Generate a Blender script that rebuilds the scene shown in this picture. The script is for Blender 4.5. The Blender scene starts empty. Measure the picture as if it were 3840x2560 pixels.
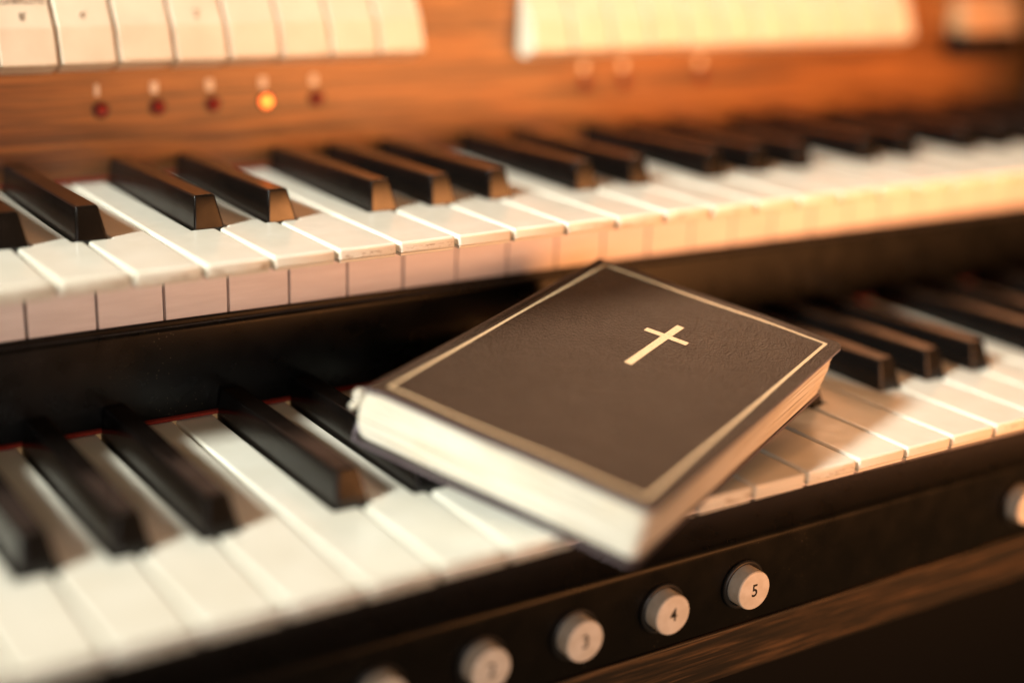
import bpy, bmesh, math, random
from mathutils import Matrix, Vector

random.seed(7)
S = 0.001                                   # everything below is written in millimetres
scene = bpy.context.scene
C = scene.collection

# ------------------------------------------------------------------ camera
YAW, PITCH, ROLL = 0.58396, 0.30203, 0.03198
CAM = Vector((-142.469, -319.916, 182.786))
fw = Vector((math.sin(YAW)*math.cos(PITCH), math.cos(YAW)*math.cos(PITCH), -math.sin(PITCH)))
rt = Vector((math.cos(YAW), -math.sin(YAW), 0))
up = rt.cross(fw)
rt2 = rt*math.cos(ROLL) + up*math.sin(ROLL)
up2 = up*math.cos(ROLL) - rt*math.sin(ROLL)
cam_data = bpy.data.cameras.new('camera')
cam = bpy.data.objects.new('camera', cam_data)
C.objects.link(cam)
m = Matrix((rt2, up2, -fw)).transposed().to_4x4()
m.translation = CAM*S
cam.matrix_world = m
cam_data.sensor_width = 36
cam_data.lens = 51.24
cam_data.clip_start = 0.01
cam_data.clip_end = 20
cam_data.dof.use_dof = True
cam_data.dof.focus_distance = 0.509
cam_data.dof.aperture_fstop = 1.95
scene.camera = cam

# ------------------------------------------------------------------ light
world = bpy.data.worlds.new('World')
scene.world = world
world.use_nodes = True
bg = world.node_tree.nodes['Background']
bg.inputs['Color'].default_value = (1.0, 0.56, 0.25, 1)
bg.inputs['Strength'].default_value = 0.17

def area(name, loc, target, size, power, color, size_y=None, spread=180):
    l = bpy.data.lights.new(name, 'AREA')
    l.energy = power
    l.color = color
    l.size = size
    if size_y:
        l.shape = 'RECTANGLE'
        l.size_y = size_y
    l.spread = math.radians(spread)
    o = bpy.data.objects.new(name, l)
    C.objects.link(o)
    o.location = loc
    o.rotation_euler = (Vector(target)-Vector(loc)).to_track_quat('-Z', 'Y').to_euler()
    return o

area('window_light', (-1.74, -0.10, 1.26), (0.20, 0.15, 0.05), 0.36, 3.05, (0.97, 1.0, 0.92), spread=30)
area('front_light', (-0.28, -1.15, 0.20), (0.18, 0.12, 0.03), 0.5, 4.4, (1.0, 0.93, 0.88))
area('amber_panel_fill', (0.58, -0.50, 0.16), (0.36, 0.255, 0.14), 0.45, 1.75, (1.0, 0.37, 0.11), spread=48)  # added unseen fill that gives the stop panel its orange glow
area('amber_back_fill', (1.02, 0.95, 0.90), (0.15, 0.06, 0.03), 0.50, 9.5, (1.0, 0.58, 0.34))  # added unseen fill from behind, for an orange sheen on cover and keys

vs = scene.view_settings
vs.view_transform = 'Standard'
vs.look = 'None'
vs.exposure = 0.0
vs.gamma = 1.0
vs.use_curve_mapping = False

# ------------------------------------------------------------------ materials
def new_mat(name):
    mt = bpy.data.materials.new(name)
    mt.use_nodes = True
    nt = mt.node_tree
    return mt, nt, nt.nodes['Principled BSDF']

def node(nt, kind, **kw):
    n = nt.nodes.new(kind)
    for k, v in kw.items():
        if k in n.inputs:
            n.inputs[k].default_value = v
        else:
            setattr(n, k, v)
    return n

def ramp(nt, src, stops):
    r = nt.nodes.new('ShaderNodeValToRGB')
    els = r.color_ramp.elements
    while len(els) < len(stops):
        els.new(0.5)
    for e, (p, c) in zip(els, stops):
        e.position = p
        e.color = c if len(c) == 4 else (*c, 1)
    nt.links.new(src, r.inputs[0])
    return r

def mix(nt, fac, a, b):
    mx = nt.nodes.new('ShaderNodeMix')
    mx.data_type = 'RGBA'
    for sock, v in ((mx.inputs[0], fac), (mx.inputs[6], a), (mx.inputs[7], b)):
        if hasattr(v, 'is_linked'):
            nt.links.new(v, sock)
        else:
            sock.default_value = v
    return mx.outputs[2]

def coords(nt, scale=(1, 1, 1), kind='Object', rnd=False):
    tc = nt.nodes.new('ShaderNodeTexCoord')
    mp = nt.nodes.new('ShaderNodeMapping')
    mp.inputs['Scale'].default_value = scale
    nt.links.new(tc.outputs[kind], mp.inputs['Vector'])
    if rnd:
        oi = nt.nodes.new('ShaderNodeObjectInfo')
        ad = nt.nodes.new('ShaderNodeVectorMath')
        ad.operation = 'SCALE'
        ad.inputs[0].default_value = (37.0, 11.0, 23.0)
        nt.links.new(oi.outputs['Random'], ad.inputs['Scale'])
        nt.links.new(ad.outputs[0], mp.inputs['Location'])
    return mp.outputs['Vector']

def math_node(nt, op, a, b=None, c=None):
    n = nt.nodes.new('ShaderNodeMath')
    n.operation = op
    for i, v in enumerate((a, b, c)):
        if v is None:
            continue
        if hasattr(v, 'is_linked'):
            nt.links.new(v, n.inputs[i])
        else:
            n.inputs[i].default_value = v
    return n.outputs[0]

def bump(nt, bsdf, height, strength, dist):
    b = nt.nodes.new('ShaderNodeBump')
    b.inputs['Strength'].default_value = strength
    b.inputs['Distance'].default_value = dist
    nt.links.new(height, b.inputs['Height'])
    nt.links.new(b.outputs[0], bsdf.inputs['Normal'])

# ivory key plastic, finger grime on the front lip of some keys
ivory, nt, bs = new_mat('ivory_key')
v = coords(nt, (1, 1, 1), rnd=True)
n1 = node(nt, 'ShaderNodeTexNoise', Scale=60.0, Detail=4.0)
nt.links.new(v, n1.inputs['Vector'])
base = ramp(nt, n1.outputs['Fac'], [(0.3, (0.73, 0.70, 0.59)), (0.7, (0.79, 0.77, 0.67))])
sep = node(nt, 'ShaderNodeSeparateXYZ')
tc = nt.nodes.new('ShaderNodeTexCoord')
nt.links.new(tc.outputs['Object'], sep.inputs[0])
n2 = node(nt, 'ShaderNodeTexNoise', Scale=520.0, Detail=5.0, Roughness=0.7)
nt.links.new(coords(nt, (0.35, 1, 1), rnd=True), n2.inputs['Vector'])
front = math_node(nt, 'LESS_THAN', sep.outputs['Y'], 0.0006)
zlow = math_node(nt, 'LESS_THAN', sep.outputs['Z'], -0.0018)
zhigh = math_node(nt, 'GREATER_THAN', sep.outputs['Z'], -0.0039)
oi = nt.nodes.new('ShaderNodeObjectInfo')
some = math_node(nt, 'GREATER_THAN', oi.outputs['Random'], 0.25)
sp = ramp(nt, n2.outputs['Fac'], [(0.50, (0, 0, 0)), (0.68, (1, 1, 1))])
f = math_node(nt, 'MULTIPLY', front, zlow)
f = math_node(nt, 'MULTIPLY', f, zhigh)
f = math_node(nt, 'MULTIPLY', f, some)
f = math_node(nt, 'MULTIPLY', f, sp.outputs['Color'])
f = math_node(nt, 'MULTIPLY', f, 0.85)
nt.links.new(mix(nt, f, base.outputs['Color'], (0.25, 0.15, 0.07, 1)), bs.inputs['Base Color'])
n3 = node(nt, 'ShaderNodeTexNoise', Scale=180.0, Detail=6.0)
nt.links.new(v, n3.inputs['Vector'])
rr = ramp(nt, n3.outputs['Fac'], [(0.3, (0.14,)*3), (0.75, (0.27,)*3)])
nt.links.new(rr.outputs['Color'], bs.inputs['Roughness'])
bs.inputs['Coat Weight'].default_value = 0.15
bs.inputs['Subsurface Weight'].default_value = 0.0

# painted wooden key front
painted, nt, bs = new_mat('painted_key_front')
v = coords(nt, (0.12, 1, 1), rnd=True)
n1 = node(nt, 'ShaderNodeTexNoise', Scale=380.0, Detail=5.0)
nt.links.new(v, n1.inputs['Vector'])
r1 = ramp(nt, n1.outputs['Fac'], [(0.3, (0.72, 0.65, 0.63)), (0.7, (0.82, 0.75, 0.73))])
nt.links.new(r1.outputs['Color'], bs.inputs['Base Color'])
bs.inputs['Roughness'].default_value = 0.55
bump(nt, bs, n1.outputs['Fac'], 0.2, 0.0002)

def black_mat(name, col, r0, r1_, dust, bumpd=0.0, dust_scale=900.0, spec=0.5):
    mt, nt, bs = new_mat(name)
    v = coords(nt, (1, 1, 1), rnd=True)
    bs.inputs['Specular IOR Level'].default_value = spec
    n1 = node(nt, 'ShaderNodeTexNoise', Scale=90.0, Detail=6.0)
    nt.links.new(v, n1.inputs['Vector'])
    rr = ramp(nt, n1.outputs['Fac'], [(0.3, (r0,)*3), (0.7, (r1_,)*3)])
    nt.links.new(rr.outputs['Color'], bs.inputs['Roughness'])
    vo = node(nt, 'ShaderNodeTexVoronoi', Scale=dust_scale)
    nt.links.new(v, vo.inputs['Vector'])
    n2 = node(nt, 'ShaderNodeTexNoise', Scale=45.0, Detail=3.0)
    nt.links.new(v, n2.inputs['Vector'])
    d = ramp(nt, vo.outputs['Distance'], [(0.05, (1, 1, 1)), (0.13, (0, 0, 0))])
    pk = ramp(nt, n2.outputs['Fac'], [(0.55, (0, 0, 0)), (0.68, (1, 1, 1))])
    f = math_node(nt, 'MULTIPLY', d.outputs['Color'], pk.outputs['Color'])
    f = math_node(nt, 'MULTIPLY', f, dust)
    nt.links.new(mix(nt, f, (*col, 1), (0.45, 0.36, 0.22, 1)), bs.inputs['Base Color'])
    if bumpd:
        n3 = node(nt, 'ShaderNodeTexNoise', Scale=1500.0, Detail=2.0)
        nt.links.new(v, n3.inputs['Vector'])
        bump(nt, bs, n3.outputs['Fac'], 0.3, bumpd)
    return mt

black_key_mat = black_mat('black_key_plastic', (0.004, 0.003, 0.0025), 0.13, 0.24, 0.12, spec=0.36)
black_rail = black_mat('black_lacquer', (0.0025, 0.0025, 0.0022), 0.24, 0.36, 0.5, 0.0, 700.0, 0.18)
black_plain = black_mat('black_plastic', (0.012, 0.012, 0.012), 0.35, 0.5, 0.0)
black_matte = black_mat('black_paint', (0.004, 0.004, 0.004), 0.6, 0.7, 0.0, spec=0.1)

def wood_mat(name, c0, c1, c2, sx, rough, streak, sc=90.0, lo=0.28, hi=0.74):
    mt, nt, bs = new_mat(name)
    v = coords(nt, (sx, 1, 1))
    w = node(nt, 'ShaderNodeTexNoise', Scale=sc, Detail=8.0, Roughness=0.65, Distortion=0.6)
    nt.links.new(v, w.inputs['Vector'])
    fine = node(nt, 'ShaderNodeTexNoise', Scale=900.0, Detail=4.0, Roughness=0.6)
    nt.links.new(coords(nt, (sx*0.5, 1, 1)), fine.inputs['Vector'])
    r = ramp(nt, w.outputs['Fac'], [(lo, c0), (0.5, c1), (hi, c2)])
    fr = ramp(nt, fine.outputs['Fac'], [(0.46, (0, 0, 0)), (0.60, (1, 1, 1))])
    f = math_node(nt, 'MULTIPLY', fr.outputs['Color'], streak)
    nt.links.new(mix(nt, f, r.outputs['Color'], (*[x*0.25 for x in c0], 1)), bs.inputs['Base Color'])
    bs.inputs['Roughness'].default_value = rough
    bump(nt, bs, fine.outputs['Fac'], 0.25, 0.00025)
    return mt

wood_panel = wood_mat('walnut_panel', (0.055, 0.018, 0.005), (0.25, 0.094, 0.020), (0.42, 0.175, 0.046), 0.045, 0.36, 0.5, 170.0, 0.34, 0.68)
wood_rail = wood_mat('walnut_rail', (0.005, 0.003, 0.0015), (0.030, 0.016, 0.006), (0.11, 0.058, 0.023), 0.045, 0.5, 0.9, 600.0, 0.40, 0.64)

felt_mat, nt, bs = new_mat('red_felt')
n1 = node(nt, 'ShaderNodeTexNoise', Scale=1800.0, Detail=3.0)
nt.links.new(coords(nt), n1.inputs['Vector'])
r1 = ramp(nt, n1.outputs['Fac'], [(0.3, (0.22, 0.014, 0.006)), (0.7, (0.36, 0.030, 0.012))])
nt.links.new(r1.outputs['Color'], bs.inputs['Base Color'])
bs.inputs['Roughness'].default_value = 0.95
bump(nt, bs, n1.outputs['Fac'], 0.6, 0.0003)

cream, nt, bs = new_mat('cream_tab')
n1 = node(nt, 'ShaderNodeTexNoise', Scale=70.0, Detail=5.0)
nt.links.new(coords(nt, rnd=True), n1.inputs['Vector'])
r1 = ramp(nt, n1.outputs['Fac'], [(0.3, (0.66, 0.56, 0.42)), (0.7, (0.74, 0.65, 0.50))])
nt.links.new(r1.outputs['Color'], bs.inputs['Base Color'])
bs.inputs['Roughness'].default_value = 0.36

button_mat, nt, bs = new_mat('cream_button')
n1 = node(nt, 'ShaderNodeTexNoise', Scale=260.0, Detail=6.0)
nt.links.new(coords(nt, rnd=True), n1.inputs['Vector'])
r1 = ramp(nt, n1.outputs['Fac'], [(0.35, (0.68, 0.62, 0.52)), (0.65, (0.80, 0.75, 0.66))])
nt.links.new(r1.outputs['Color'], bs.inputs['Base Color'])
bs.inputs['Roughness'].default_value = 0.4

def plain(name, col, rough, metal=0.0):
    mt, nt, bs = new_mat(name)
    n1 = node(nt, 'ShaderNodeTexNoise', Scale=400.0, Detail=4.0)
    nt.links.new(coords(nt), n1.inputs['Vector'])
    r1 = ramp(nt, n1.outputs['Fac'], [(0.3, tuple(c*0.88 for c in col)), (0.7, col)])
    nt.links.new(r1.outputs['Color'], bs.inputs['Base Color'])
    bs.inputs['Roughness'].default_value = rough
    bs.inputs['Metallic'].default_value = metal
    return mt

ink = plain('black_print', (0.012, 0.010, 0.008), 0.5)
brown_ink = plain('brown_engraving', (0.03, 0.012, 0.005), 0.5)
label_white = plain('white_label', (0.82, 0.76, 0.66), 0.4)
amber_plastic = plain('amber_plastic', (0.55, 0.30, 0.14), 0.35)
red_lens = plain('red_lens', (0.30, 0.016, 0.010), 0.15)
lit_lens, nt, bs = new_mat('lit_lens')
bs.inputs['Base Color'].default_value = (0.7, 0.12, 0.02, 1)
bs.inputs['Emission Strength'].default_value = 4.5
lw = nt.nodes.new('ShaderNodeTexCoord')
ln = node(nt, 'ShaderNodeVectorMath', operation='LENGTH')
sv = node(nt, 'ShaderNodeVectorMath', operation='MULTIPLY')
sv.inputs[1].default_value = (1, 0, 1)
nt.links.new(lw.outputs['Object'], sv.inputs[0])
nt.links.new(sv.outputs[0], ln.inputs[0])
r1 = ramp(nt, math_node(nt, 'MULTIPLY', ln.outputs['Value'], 450.0), [(0.0, (1.0, 0.55, 0.06)), (0.55, (1.0, 0.22, 0.03)), (1.0, (0.9, 0.12, 0.02))])
nt.links.new(r1.outputs['Color'], bs.inputs['Emission Color'])

leather, nt, bs = new_mat('black_leather')
v = coords(nt)
vo = node(nt, 'ShaderNodeTexVoronoi', Scale=1250.0)
vo.feature = 'SMOOTH_F1'
nt.links.new(v, vo.inputs['Vector'])
n1 = node(nt, 'ShaderNodeTexNoise', Scale=2600.0, Detail=3.0)
nt.links.new(v, n1.inputs['Vector'])
n2 = node(nt, 'ShaderNodeTexNoise', Scale=55.0, Detail=5.0)
nt.links.new(v, n2.inputs['Vector'])
h = math_node(nt, 'ADD', vo.outputs['Distance'], math_node(nt, 'MULTIPLY', n1.outputs['Fac'], 0.8))
h = math_node(nt, 'ADD', h, math_node(nt, 'MULTIPLY', n2.outputs['Fac'], 1.6))
r1 = ramp(nt, n2.outputs['Fac'], [(0.3, (0.010, 0.0045, 0.002)), (0.7, (0.018, 0.008, 0.004))])
nt.links.new(r1.outputs['Color'], bs.inputs['Base Color'])
rr = ramp(nt, n2.outputs['Fac'], [(0.3, (0.30,)*3), (0.7, (0.42,)*3)])
nt.links.new(rr.outputs['Color'], bs.inputs['Roughness'])
bs.inputs['Specular IOR Level'].default_value = 0.32
bump(nt, bs, h, 0.9, 0.0004)

gold, nt, bs = new_mat('gold_foil')
v = coords(nt)
n1 = node(nt, 'ShaderNodeTexNoise', Scale=2400.0, Detail=3.0)
nt.links.new(v, n1.inputs['Vector'])
wr = ramp(nt, n1.outputs['Fac'], [(0.58, (0, 0, 0)), (0.68, (1, 1, 1))])
nt.links.new(mix(nt, math_node(nt, 'MULTIPLY', wr.outputs['Color'], 0.75), (0.56, 0.45, 0.28, 1), (0.08, 0.045, 0.02, 1)), bs.inputs['Base Color'])
bs.inputs['Metallic'].default_value = 0.3
bs.inputs['Roughness'].default_value = 0.42
bump(nt, bs, n1.outputs['Fac'], 0.4, 0.0002)

paper, nt, bs = new_mat('page_edges')
v = coords(nt, (0.012, 0.012, 1))
n1 = node(nt, 'ShaderNodeTexNoise', Scale=1700.0, Detail=4.0)
nt.links.new(v, n1.inputs['Vector'])
n2 = node(nt, 'ShaderNodeTexNoise', Scale=70.0, Detail=4.0)
nt.links.new(coords(nt), n2.inputs['Vector'])
r1 = ramp(nt, n1.outputs['Fac'], [(0.36, (0.40, 0.34, 0.25)), (0.46, (0.62, 0.57, 0.47)), (0.62, (0.72, 0.68, 0.58))])
r2 = ramp(nt, n2.outputs['Fac'], [(0.45, (0, 0, 0)), (0.8, (1, 1, 1))])
nt.links.new(mix(nt, math_node(nt, 'MULTIPLY', r2.outputs['Color'], 0.25), r1.outputs['Color'], (0.62, 0.46, 0.26, 1)), bs.inputs['Base Color'])
bs.inputs['Roughness'].default_value = 0.6
bump(nt, bs, n1.outputs['Fac'], 0.8, 0.0003)

# ------------------------------------------------------------------ mesh helpers
WORLD = {}

def link(name, data, parent=None, mw=None, **props):
    o = bpy.data.objects.new(name, data)
    C.objects.link(o)
    mw = mw or Matrix.Identity(4)
    WORLD[o.name] = mw
    if parent:
        o.parent = parent
        o.matrix_parent_inverse = WORLD[parent.name].inverted()
    o.matrix_basis = mw
    for k, val in props.items():
        o[k] = val
    return o

def at(x, y, z):
    return Matrix.Translation((x*S, y*S, z*S))

def mesh(name, verts, faces, mats, smooth=False, fmat=None):
    me = bpy.data.meshes.new(name)
    me.from_pydata([tuple(c*S for c in v) for v in verts], [], faces)
    for mt in (mats if isinstance(mats, (list, tuple)) else [mats]):
        me.materials.append(mt)
    bm = bmesh.new()
    bm.from_mesh(me)
    bmesh.ops.recalc_face_normals(bm, faces=bm.faces)
    bm.to_mesh(me)
    bm.free()
    if fmat:
        for p, i in zip(me.polygons, fmat):
            p.material_index = i
    if smooth:
        for p in me.polygons:
            p.use_smooth = True
    return me

def bevelled(me, width, seg=3, angle=30):
    """bake a bevel with hardened normals into the mesh"""
    for p in me.polygons:
        p.use_smooth = True
    o = bpy.data.objects.new('tmp', me)
    C.objects.link(o)
    b = o.modifiers.new('b', 'BEVEL')
    b.width = width*S
    b.segments = seg
    b.limit_method = 'ANGLE'
    b.angle_limit = math.radians(angle)
    b.harden_normals = True
    b.use_clamp_overlap = True
    dg = bpy.context.evaluated_depsgraph_get()
    out = bpy.data.meshes.new_from_object(o.evaluated_get(dg))
    out.name = me.name
    bpy.data.objects.remove(o)
    return out

def box_vf(x0, x1, y0, y1, z0, z1):
    v = [(x0, y0, z0), (x1, y0, z0), (x1, y1, z0), (x0, y1, z0), (x0, y0, z1), (x1, y0, z1), (x1, y1, z1), (x0, y1, z1)]
    f = [(0, 3, 2, 1), (4, 5, 6, 7), (0, 1, 5, 4), (1, 2, 6, 5), (2, 3, 7, 6), (3, 0, 4, 7)]
    return v, f

def join_vf(parts):
    V, F = [], []
    for v, f in parts:
        k = len(V)
        V += v
        F += [tuple(i+k for i in q) for q in f]
    return V, F

def prism_xy(outline, z0, z1):
    n = len(outline)
    v = [(x, y, z0) for x, y in outline] + [(x, y, z1) for x, y in outline]
    f = [tuple(range(n-1, -1, -1)), tuple(range(n, 2*n))]
    f += [(i, (i+1) % n, n+(i+1) % n, n+i) for i in range(n)]
    return v, f

def prism_yz(profile, x0, x1):
    n = len(profile)
    v = [(x0, y, z) for y, z in profile] + [(x1, y, z) for y, z in profile]
    f = [tuple(range(n-1, -1, -1)), tuple(range(n, 2*n))]
    f += [(i, (i+1) % n, n+(i+1) % n, n+i) for i in range(n)]
    return v, f

def lathe_y(profile, seg=40):
    """profile: list of (radius, y), turned about the Y axis"""
    v, f = [], []
    for r, y in profile:
        for k in range(seg):
            a = 2*math.pi*k/seg
            v.append((r*math.cos(a), y, r*math.sin(a)))
    for j in range(len(profile)-1):
        for k in range(seg):
            a, b = j*seg+k, j*seg+(k+1) % seg
            f.append((a, b, b+seg, a+seg))
    f.append(tuple(range(seg)))
    f.append(tuple(range((len(profile)-1)*seg, len(profile)*seg)))
    return v, f

def text_mesh(txt, size, mat, name, extrude=0.03, xscale=1.0, bold=0.0):
    cu = bpy.data.curves.new(name, 'FONT')
    cu.body = txt
    cu.size = size*S
    cu.align_x = 'CENTER'
    cu.align_y = 'CENTER'
    cu.extrude = extrude*S
    cu.resolution_u = 4
    cu.offset = bold*S
    o = bpy.data.objects.new('tmp', cu)
    C.objects.link(o)
    dg = bpy.context.evaluated_depsgraph_get()
    me = bpy.data.meshes.new_from_object(o.evaluated_get(dg))
    bpy.data.objects.remove(o)
    me.materials.clear()
    me.materials.append(mat)
    if xscale != 1.0:
        for vv in me.vertices:
            vv.co.x *= xscale
    me.name = name
    return me

# ------------------------------------------------------------------ the organ
P = 23.5                      # white key pitch
HEAD = 47.8                   # length of the white key head
BACK = 144.0                  # where keys vanish under the panel behind
YU, ZU = 110.65, 64.7         # upper manual: set back and raised
X0, X1 = -225.0, 640.0
K0, K1 = -9, 26               # key index range (gap k lies at x = k*P)

organ = bpy.data.objects.new('organ_console', None)
C.objects.link(organ)
organ.location = (0.2, 0.10, -0.14)
WORLD[organ.name] = Matrix.Translation((0.2, 0.10, -0.14))
organ['label'] = 'two-manual wooden organ console with ivory and black keys, cream stop tabs and numbered buttons'
organ['category'] = 'organ'

# gap k = 0 is A|B of the upper manual; note of the white key to the RIGHT of gap k
NOTES = 'CDEFGAB'
def note(k):                  # white key between gap k and gap k+1
    return NOTES[(k+6) % 7]
BLACK_OFF = {'C': -2.6, 'D': 1.9, 'F': -3.3, 'G': -0.6, 'A': 2.5}   # sharp standing right of this note
SLOT = 6.5                    # half width of the slot for a sharp

def white_key_mesh(nt_):
    g = 0.68
    left = NOTES[NOTES.index(nt_)-1]
    xl = BLACK_OFF[left]+SLOT if left in BLACK_OFF else g
    xr = P+BLACK_OFF[nt_]-SLOT if nt_ in BLACK_OFF else P-g
    r = 1.1
    out = []
    def arc(cx, cy, a0, a1, rad=r, n=4):
        for i in range(n+1):
            a = math.radians(a0+(a1-a0)*i/n)
            out.append((cx+rad*math.cos(a), cy+rad*math.sin(a)))
    arc(g+r, r, 180, 270)
    arc(P-g-r, r, 270, 360)
    if xr < P-g-0.1:
        arc(P-g-1.6, HEAD-1.6, 0, 90, 1.6)
        out.append((xr, HEAD+0.2))
    out += [(xr, BACK+1.5), (xl, BACK+1.5)]
    if xl > g+0.1:
        out.append((xl, HEAD+0.2))
        arc(g+1.6, HEAD-1.6, 90, 180, 1.6)
    cap = mesh('white_key', *prism_xy(out, -4.3, 0), ivory)
    cap = bevelled(cap, 1.7, 5, 50)
    # thin core under the cap, then the deep painted key body set far back
    plate = join_vf([box_vf(g+0.35, P-g-0.35, 0.5, 46, -5.1, -4.25)])
    body = join_vf([box_vf(0.5, P-0.5, 39.25, BACK+1.0, -31.0, -4.4)])
    tmp = mesh('tmpk', *join_vf([plate, body]), [ivory, painted], fmat=[0]*6+[1]*6)
    tmp = bevelled(tmp, 0.22, 2, 30)
    bm = bmesh.new()
    bm.from_mesh(cap)
    bm.from_mesh(tmp)
    res = bpy.data.meshes.new('white_key_'+nt_)
    # join through objects so that hardened normals survive
    oa = bpy.data.objects.new('a', cap); ob = bpy.data.objects.new('b', tmp)
    bm.free()
    cap.materials.append(painted)
    C.objects.link(oa); C.objects.link(ob)
    with bpy.context.temp_override(active_object=oa, object=oa, selected_objects=[oa, ob], selected_editable_objects=[oa, ob]):
        bpy.ops.object.join()
    bpy.data.meshes.remove(res)
    me = oa.data
    me.name = 'white_key'
    bpy.data.objects.remove(oa)
    return me

WK = {n_: white_key_mesh(n_) for n_ in NOTES}

def black_key_mesh():
    b, t, h = 5.6, 3.75, 11.0
    yb = BACK-0.6
    v = [(-b, HEAD+0.5, -6), (b, HEAD+0.5, -6), (b, yb, -6), (-b, yb, -6),
         (-b, HEAD+0.5, 0.2), (b, HEAD+0.5, 0.2), (b, yb, 0.2), (-b, yb, 0.2),
         (-t, HEAD+4.2, h), (t, HEAD+4.2, h), (t, yb, h-1.6), (-t, yb, h-1.6)]
    f = [(0, 3, 2, 1)]
    for k in (0, 4):
        f += [(k, k+1, k+5, k+4), (k+1, k+2, k+6, k+5), (k+2, k+3, k+7, k+6), (k+3, k, k+4, k+7)]
    f.append((8, 9, 10, 11))
    return bevelled(mesh('black_key', v, f, black_key_mat), 0.75, 3, 20)

BK = black_key_mesh()

def manual(y, z, label):
    fr = mesh('key_frame', *box_vf(X0, X1, y+60, y+130, z-40, z-33), black_matte)
    mo = link('manual', fr, organ)
    mo['label'] = label
    for k in range(K0, K1):
        n_ = note(k)
        dz = random.uniform(-0.16, 0.10)
        mw = at(k*P+random.uniform(-0.06, 0.06), y+random.uniform(-0.12, 0.12), z+dz) @ Matrix.Rotation(random.uniform(-0.0015, 0.0015), 4, 'Y')
        link('white_key', WK[n_], mo, mw)
        if n_ in BLACK_OFF and k+1 < K1:
            mw = at((k+1)*P+BLACK_OFF[n_], y+random.uniform(-0.15, 0.15), z+random.uniform(-0.15, 0.15))
            link('black_key', BK, mo, mw)
    fl = mesh('felt_strip', *box_vf(X0, X1, y+BACK-1.6, y+BACK+2.0, z+0.45, z+1.6), felt_mat)
    link('felt_strip', bevelled(fl, 0.3, 2), mo)
    return mo

lower = manual(0.0, 0.7, 'lower keyboard of ivory and black keys')
upper = manual(YU, ZU, 'upper keyboard of ivory and black keys')

# black key slip under the upper manual: a panel with a rounded shoulder and a groove
prof = [(BACK+0.3, 2.35), (BACK+0.3, 32.4), (BACK+0.7, 33.6), (BACK+1.6, 34.3), (BACK+3.0, 34.5), (BACK+3.3, 33.9), (BACK+4.2, 33.9), (BACK+4.5, 35.6), (YU+39.0, 36.0), (YU+39.0, 2.15)]
sl = bevelled(mesh('key_slip', *prism_yz(prof, X0, X1), black_rail), 0.35, 2, 25)
link('key_slip', sl, organ)['label'] = 'black lacquered panel between the two keyboards'
# the lower key slip that carries the numbered buttons
prof = [(22.0, -64.2), (22.0, -34.6), (22.35, -32.9), (23.4, -31.5), (25.0, -30.7), (38.8, -26.0), (38.8, -64.2)]
sl = bevelled(mesh('key_slip', *prism_yz(prof, X0, X1), black_rail), 0.7, 3, 15)
slip = link('key_slip', sl, organ)
slip['label'] = 'black front panel that carries the numbered buttons'
# wooden rail and the dark knee board under it
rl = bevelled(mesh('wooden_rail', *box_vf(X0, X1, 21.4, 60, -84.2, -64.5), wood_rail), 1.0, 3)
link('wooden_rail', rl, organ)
kb = mesh('knee_board', *box_vf(X0, X1, 70, 82, -420, -84.6), black_matte)
link('knee_board', kb, organ)

# numbered buttons
but = bevelled(mesh('button', *lathe_y([(6.6, 1.0), (7.2, 0.8), (7.2, -6.1), (6.9, -6.6), (6.4, -6.75)], 48), button_mat), 0.15, 2, 25)
col = mesh('collar', *lathe_y([(7.4, 0.3), (9.2, 0.3), (9.2, -0.9), (8.7, -1.5), (8.0, -1.6), (7.6, -1.2), (7.4, 0.1)], 48), black_plain, smooth=True)
for num, x in (('1', 39.4), ('2', 75.5), ('3', 111.2), ('4', 147.4), ('5', 183.6), (None, 330.5)):
    bo = link('button', but, slip, at(x, 22.0, -48.4))
    bo['label'] = 'cream push button numbered %s' % num if num else 'cream push button cut by the right edge'
    if num:
        bo['label'] = 'cream push button numbered ' + num
    link('collar', col, slip, at(x, 22.0, -48.4))
    if num:
        tm = text_mesh(num, 6.6, ink, 'numeral', 0.03, 0.9, 0.10)
        link('numeral', tm, slip, at(x, 15.23, -48.4) @ Matrix.Rotation(math.pi/2, 4, 'X'))

# wooden panel behind the upper manual
YP = YU+BACK+0.4
prof = [(YP, ZU+2.2), (YP, 168.0), (YP+14, 168.0), (YP+14, ZU+2.2)]
wp = bevelled(mesh('stop_panel', *prism_yz(prof, X0, X1), wood_panel), 0.5, 2)
panel = link('stop_panel', wp, organ)
panel['label'] = 'walnut panel with stop tabs and indicator lamps'

# stop tabs
TP = 22.75
def tab_mesh(w):
    prof = [(0, 0), (3.9, 13.5), (14.0, 29.0), (15.0, 30.0), (15.0, -2.6), (9.6, -4.2)]
    return bevelled(mesh('stop_tab', *prism_yz(prof, 0.85, w-0.85), cream), 0.8, 4, 8)
TAB = tab_mesh(TP)
def tab_row(xs, z, texts, label):
    for i, x in enumerate(xs):
        t = link('stop_tab', TAB, panel, at(x, 240.0, z+random.uniform(-0.25, 0.25)))
        for txt, size, dy in texts.get(i, []):
            tm = text_mesh(txt, size, brown_ink, 'lettering', 0.02, 0.9)
            # lies on the upper slope of the tab
            sl_ = math.atan2(15.5, 10.1)
            d = Vector((0, 10.1, 15.5)).normalized()
            nrm = Vector((0, -15.5, 10.1)).normalized()
            pos = Vector((x+TP/2, 243.9, z+13.5)) + d*dy + nrm*0.06
            link('lettering', tm, panel, at(*pos) @ Matrix.Rotation(sl_, 4, 'X'))
xsL = [-3.9+TP*(i-4)+0.2 for i in range(12)]
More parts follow.
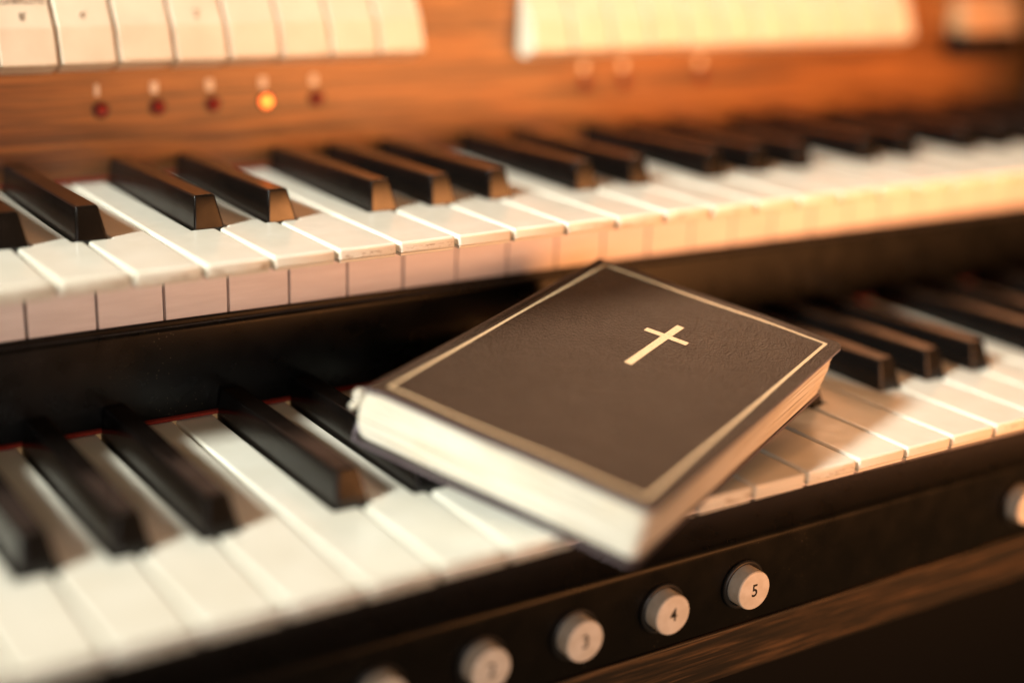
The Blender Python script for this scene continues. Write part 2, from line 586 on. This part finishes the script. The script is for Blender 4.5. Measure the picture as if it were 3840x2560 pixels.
tab_row(xsL, 113.4, {4: [("8'", 4.6, 4.4), ('ROHRFLÖTE', 3.6, 10.9)], 5: [("4'", 4.6, 4.4)], 6: [("2'", 4.6, 4.4)], 7: [("2'", 4.6, 4.4)], 8: [("1 1/3'", 4.6, 4.4)]}, '')
xsR = [234.5+TP*i for i in range(11)]
tab_row(xsR, 111.2, {}, '')

# indicator lamps with their little white labels
dome = lathe_y([(2.6, 0.6), (2.6, -0.8), (2.1, -1.5), (1.6, -2.2), (0.9, -2.6), (0.25, -2.75)], 28)
DOME = mesh('lens', *dome, red_lens, smooth=True)
DOME_LIT = mesh('lens', *dome, lit_lens, smooth=True)
BEZ = mesh('bezel', *lathe_y([(2.65, 0.4), (3.5, 0.4), (3.5, -0.6), (3.1, -0.9), (2.7, -0.7)], 32), black_plain, smooth=True)
for i, x in enumerate((38.0, 61.4, 85.0, 108.7, 132.2, 274.8, 298.4, 347.2)):
    b = link('indicator_lamp', BEZ, panel, at(x, YP, 93.1))
    b['label'] = 'lit orange indicator lamp' if i == 3 else 'dark red unlit indicator lamp'
    link('lens', DOME_LIT if i == 3 else DOME, panel, at(x, YP, 93.1))
    w = 0.9 if i == 0 else 1.6
    lb = bevelled(mesh('lamp_label', *box_vf(-w, w, -0.5, 0.3, -2.3, 2.3), label_white), 0.35, 3)
    link('lamp_label', lb, panel, at(x-1.2, YP, 101.0))

# rocker switch at the far right
prof = [(0, 0), (2.5, 9.0), (9.0, 20.0), (16.0, 20.5), (16.0, 0)]
sw = bevelled(mesh('rocker_switch', *prism_yz(prof, 0, 44), amber_plastic), 0.8, 3, 12)
so = link('rocker_switch', sw, panel, at(529, 239.5, 111.5))
hs = bevelled(mesh('switch_housing', *box_vf(-1, 46, 3.0, 16, -13, -0.2), black_matte), 0.8, 3)
link('switch_housing', hs, panel, at(529, 239.5, 111.5))
# the dark end cheek of the case
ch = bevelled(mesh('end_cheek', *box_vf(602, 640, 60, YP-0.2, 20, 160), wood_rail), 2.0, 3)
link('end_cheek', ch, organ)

# ------------------------------------------------------------------ the book
W, L, T, SU = 101.985, 146.95, 21.245, 3.728
a, b_, c_ = -1.135968, 0.180242, -0.015098
M = Matrix.Rotation(b_, 3, 'X') @ Matrix.Rotation(c_, 3, 'Y') @ Matrix.Rotation(a, 3, 'Z')
MB = M.to_4x4()
MB.translation = Vector((54.5925, 68.4008, 12.95))*S
book = bpy.data.objects.new('prayer_book', None)
C.objects.link(book)
book.matrix_world = MB
WORLD[book.name] = MB
book['label'] = 'black leather-bound prayer book with gold cross lying tilted on the lower keys'
book['category'] = 'book'

def bpart(name, me):
    return link(name, me, book, MB)

TH = 1.2
lit_edge = plain('lit_leather_edge', (0.13, 0.10, 0.11), 0.45)  # light on the board edges painted in as a paler grey leather
def cover_mesh():
    # path of the outer skin in (u, n): back board, rounded spine, joint groove, front board
    path = []
    nb = 14
    for i in range(nb+1):
        path.append((W-(W-5.0)*i/nb, 0.0))
    path += [(3.6, 0.05), (2.6, 0.35), (1.6, 0.55), (0.6, 0.3)]
    sp_ = []
    for i in range(13):
        t = i/12
        n_ = 0.35+(T-0.7)*t
        sp_.append((SU*t - 0.4 - 2.6*math.sin(math.pi*t)**0.75, n_))
    path += sp_
    path += [(SU+0.5, T-0.2), (SU+1.3, T-0.12), (SU+2.0, T-0.55), (SU+2.7, T-0.5), (SU+3.3, T-0.05), (SU+3.8, T)]
    for i in range(1, nb+1):
        path.append((SU+3.8+(W-3.8)*i/nb, T))
    # finer steps near the fore edge for the round corners
    def refine(pts, uend):
        out = []
        for p, q in zip(pts, pts[1:]):
            out.append(p)
            if max(p[0], q[0]) > uend-8:
                for k in range(1, 6):
                    out.append((p[0]+(q[0]-p[0])*k/6, p[1]+(q[1]-p[1])*k/6))
        return out+[pts[-1]]
    path = refine(path, W)
    nv = 40
    V, F = [], []
    rr_ = 4.0
    spine_lo, spine_hi = None, None
    for (u, n_) in path:
        uend = W if n_ < T*0.3 else W+SU
        lo, hi = 0.0, L
        du = u-(uend-rr_)
        if du > 0:
            e = rr_-math.sqrt(max(0.0, rr_*rr_-du*du))
            lo, hi = e, L-e
        if 0.3 < n_ < T-0.3 and u < SU+0.2:          # worn spine ends
            k = math.sin(math.pi*(n_-0.3)/(T-0.6))
            lo += 5.5*k
            hi -= 1.0*k
        for j in range(nv+1):
            t = j/nv
            vv = lo+(hi-lo)*t
            bow = 0.0
            if n_ > T*0.6 and u > SU+3:
                bow = 0.18*math.sin(u*0.11+vv*0.04)*math.sin(vv*0.045+1.0)
            V.append((u, vv, n_+bow))
    for i in range(len(path)-1):
        for j in range(nv):
            p0 = i*(nv+1)+j
            F.append((p0, p0+1, p0+nv+2, p0+nv+1))
    me = mesh('cover', V, F, leather, smooth=True)
    # make sure normals look outward (front board up)
    top = max(me.polygons, key=lambda q: q.center.z)
    me.materials.append(lit_edge)
    o = bpy.data.objects.new('tmp', me)
    C.objects.link(o)
    if top.normal.z < 0:
        me.flip_normals()
    sd = o.modifiers.new('s', 'SOLIDIFY')
    sd.thickness = TH*S
    sd.offset = -1
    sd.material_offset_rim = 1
    bv = o.modifiers.new('b', 'BEVEL')
    bv.width = 0.5*S
    bv.segments = 3
    bv.limit_method = 'ANGLE'
    bv.angle_limit = math.radians(55)
    bv.harden_normals = True
    dg = bpy.context.evaluated_depsgraph_get()
    out = bpy.data.meshes.new_from_object(o.evaluated_get(dg))
    bpy.data.objects.remove(o)
    return out

def top_n(u, vv):
    return T + 0.18*math.sin(u*0.11+vv*0.04)*math.sin(vv*0.045+1.0)

cover = bpart('cover', cover_mesh())

def page_block():
    V, F = [], []
    n0, n1_ = TH+0.02, T-TH-0.02
    N = 34
    rng = random.Random(3)
    for s in range(N):
        z0 = n0+(n1_-n0)*s/N
        z1 = n0+(n1_-n0)*(s+1)/N
        t = (s+0.5)/N
        sh = SU*t
        ul = sh - 0.1 - 2.3*math.sin(math.pi*t)**0.75 + TH*0.55
        ur = W + sh - 0.5 - 0.3*math.sin(math.pi*t) - 1.3*max(0.0, t-0.55)/0.45 + rng.uniform(-0.24, 0.16)
        lift = max(0.0, t-0.52)/0.48
        vl = (0.5 + 2.4*((0.78-t)/0.78)**1.2 if t < 0.78 else 0.5 + 1.5*((t-0.78)/0.22)**2) + rng.uniform(-0.2, 0.2)
        vh = L-2.4+rng.uniform(-0.12, 0.12)
        r = 3.2
        o = []
        def arc(cx, cy, a0, a1, rad, n=5):
            for i in range(n+1):
                q = math.radians(a0+(a1-a0)*i/n)
                o.append((cx+rad*math.cos(q), cy+rad*math.sin(q)))
        arc(ul+1.0, vl+1.0, 180, 270, 1.0, 2)
        # a soft wave along the foot of the pages
        for i in range(1, 8):
            x = ul+(ur-ul)*i/8
            o.append((x, vl+0.10*math.sin(i*1.7+s*0.35)))
        arc(ur-r, vl+r, 270, 360, r)
        arc(ur-r, vh-r, 0, 90, r)
        arc(ul+1.0, vh-1.0, 90, 180, 1.0, 2)
        v_, f_ = prism_xy(o, z0+0.02, z1-0.02)
        k = len(V)
        V += v_
        F += [tuple(i+k for i in q) for q in f_]
    return mesh('page_block', V, F, paper)
pages = bpart('page_block', page_block())

# worn scrap of lining standing out at the foot of the spine
v_, f_ = join_vf([box_vf(-3.6, -1.2, 0.9, 5.0, 10.2, 12.4), box_vf(-2.4, 0.6, 1.2, 5.0, 13.4, 17.2)])
bpart('spine_lining', bevelled(mesh('spine_lining', v_, f_, paper), 0.9, 4))

# gold border and cross: thin foil following the cover
def foil(name, rects):
    parts = []
    for (u0, u1, v0, v1) in rects:
        long_v = (v1-v0) > (u1-u0)
        n = 24
        for i in range(n):
            if long_v:
                q = (u0, u1, v0+(v1-v0)*i/n, v0+(v1-v0)*(i+1)/n)
            else:
                q = (u0+(u1-u0)*i/n, u0+(u1-u0)*(i+1)/n, v0, v1)
            vs_ = [(x, y, top_n(x, y)+d) for d in (-0.3, 0.05) for x, y in ((q[0], q[2]), (q[1], q[2]), (q[1], q[3]), (q[0], q[3]))]
            parts.append((vs_, [(4, 5, 6, 7)] if 0 < i < n-1 else [(4, 5, 6, 7)]))
    V, F = join_vf(parts)
    bm = bmesh.new()
    me = mesh(name, V, F, gold)
    bm.from_mesh(me)
    bmesh.ops.delete(bm, geom=[x for x in bm.verts if not x.link_faces], context='VERTS')
    bmesh.ops.remove_doubles(bm, verts=bm.verts, dist=1e-6)
    bmesh.ops.recalc_face_normals(bm, faces=bm.faces)
    for fc in bm.faces:
        if fc.normal.z < 0:
            fc.normal_flip()
    ret = bmesh.ops.extrude_face_region(bm, geom=list(bm.faces))
    bmesh.ops.translate(bm, verts=[g for g in ret['geom'] if isinstance(g, bmesh.types.BMVert)], vec=(0, 0, 0.00004))
    bm.to_mesh(me)
    bm.free()
    return me
gu0, gu1, gv0, gv1, gw = SU+4.5, SU+97.2, 4.6, 142.4, 1.15
bpart('gold_border', foil('gold_border', [(gu0, gu0+gw, gv0, gv1), (gu1-gw, gu1, gv0, gv1), (gu0+gw, gu1-gw, gv0, gv0+gw), (gu0+gw, gu1-gw, gv1-gw, gv1)]))
cu = SU+52.0
bpart('gold_cross', foil('gold_cross', [(cu-1.45, cu+1.45, 75.1, 114.6), (cu-8.3, cu-1.45, 102.0, 104.7), (cu+1.45, cu+8.3, 102.0, 104.7)]))
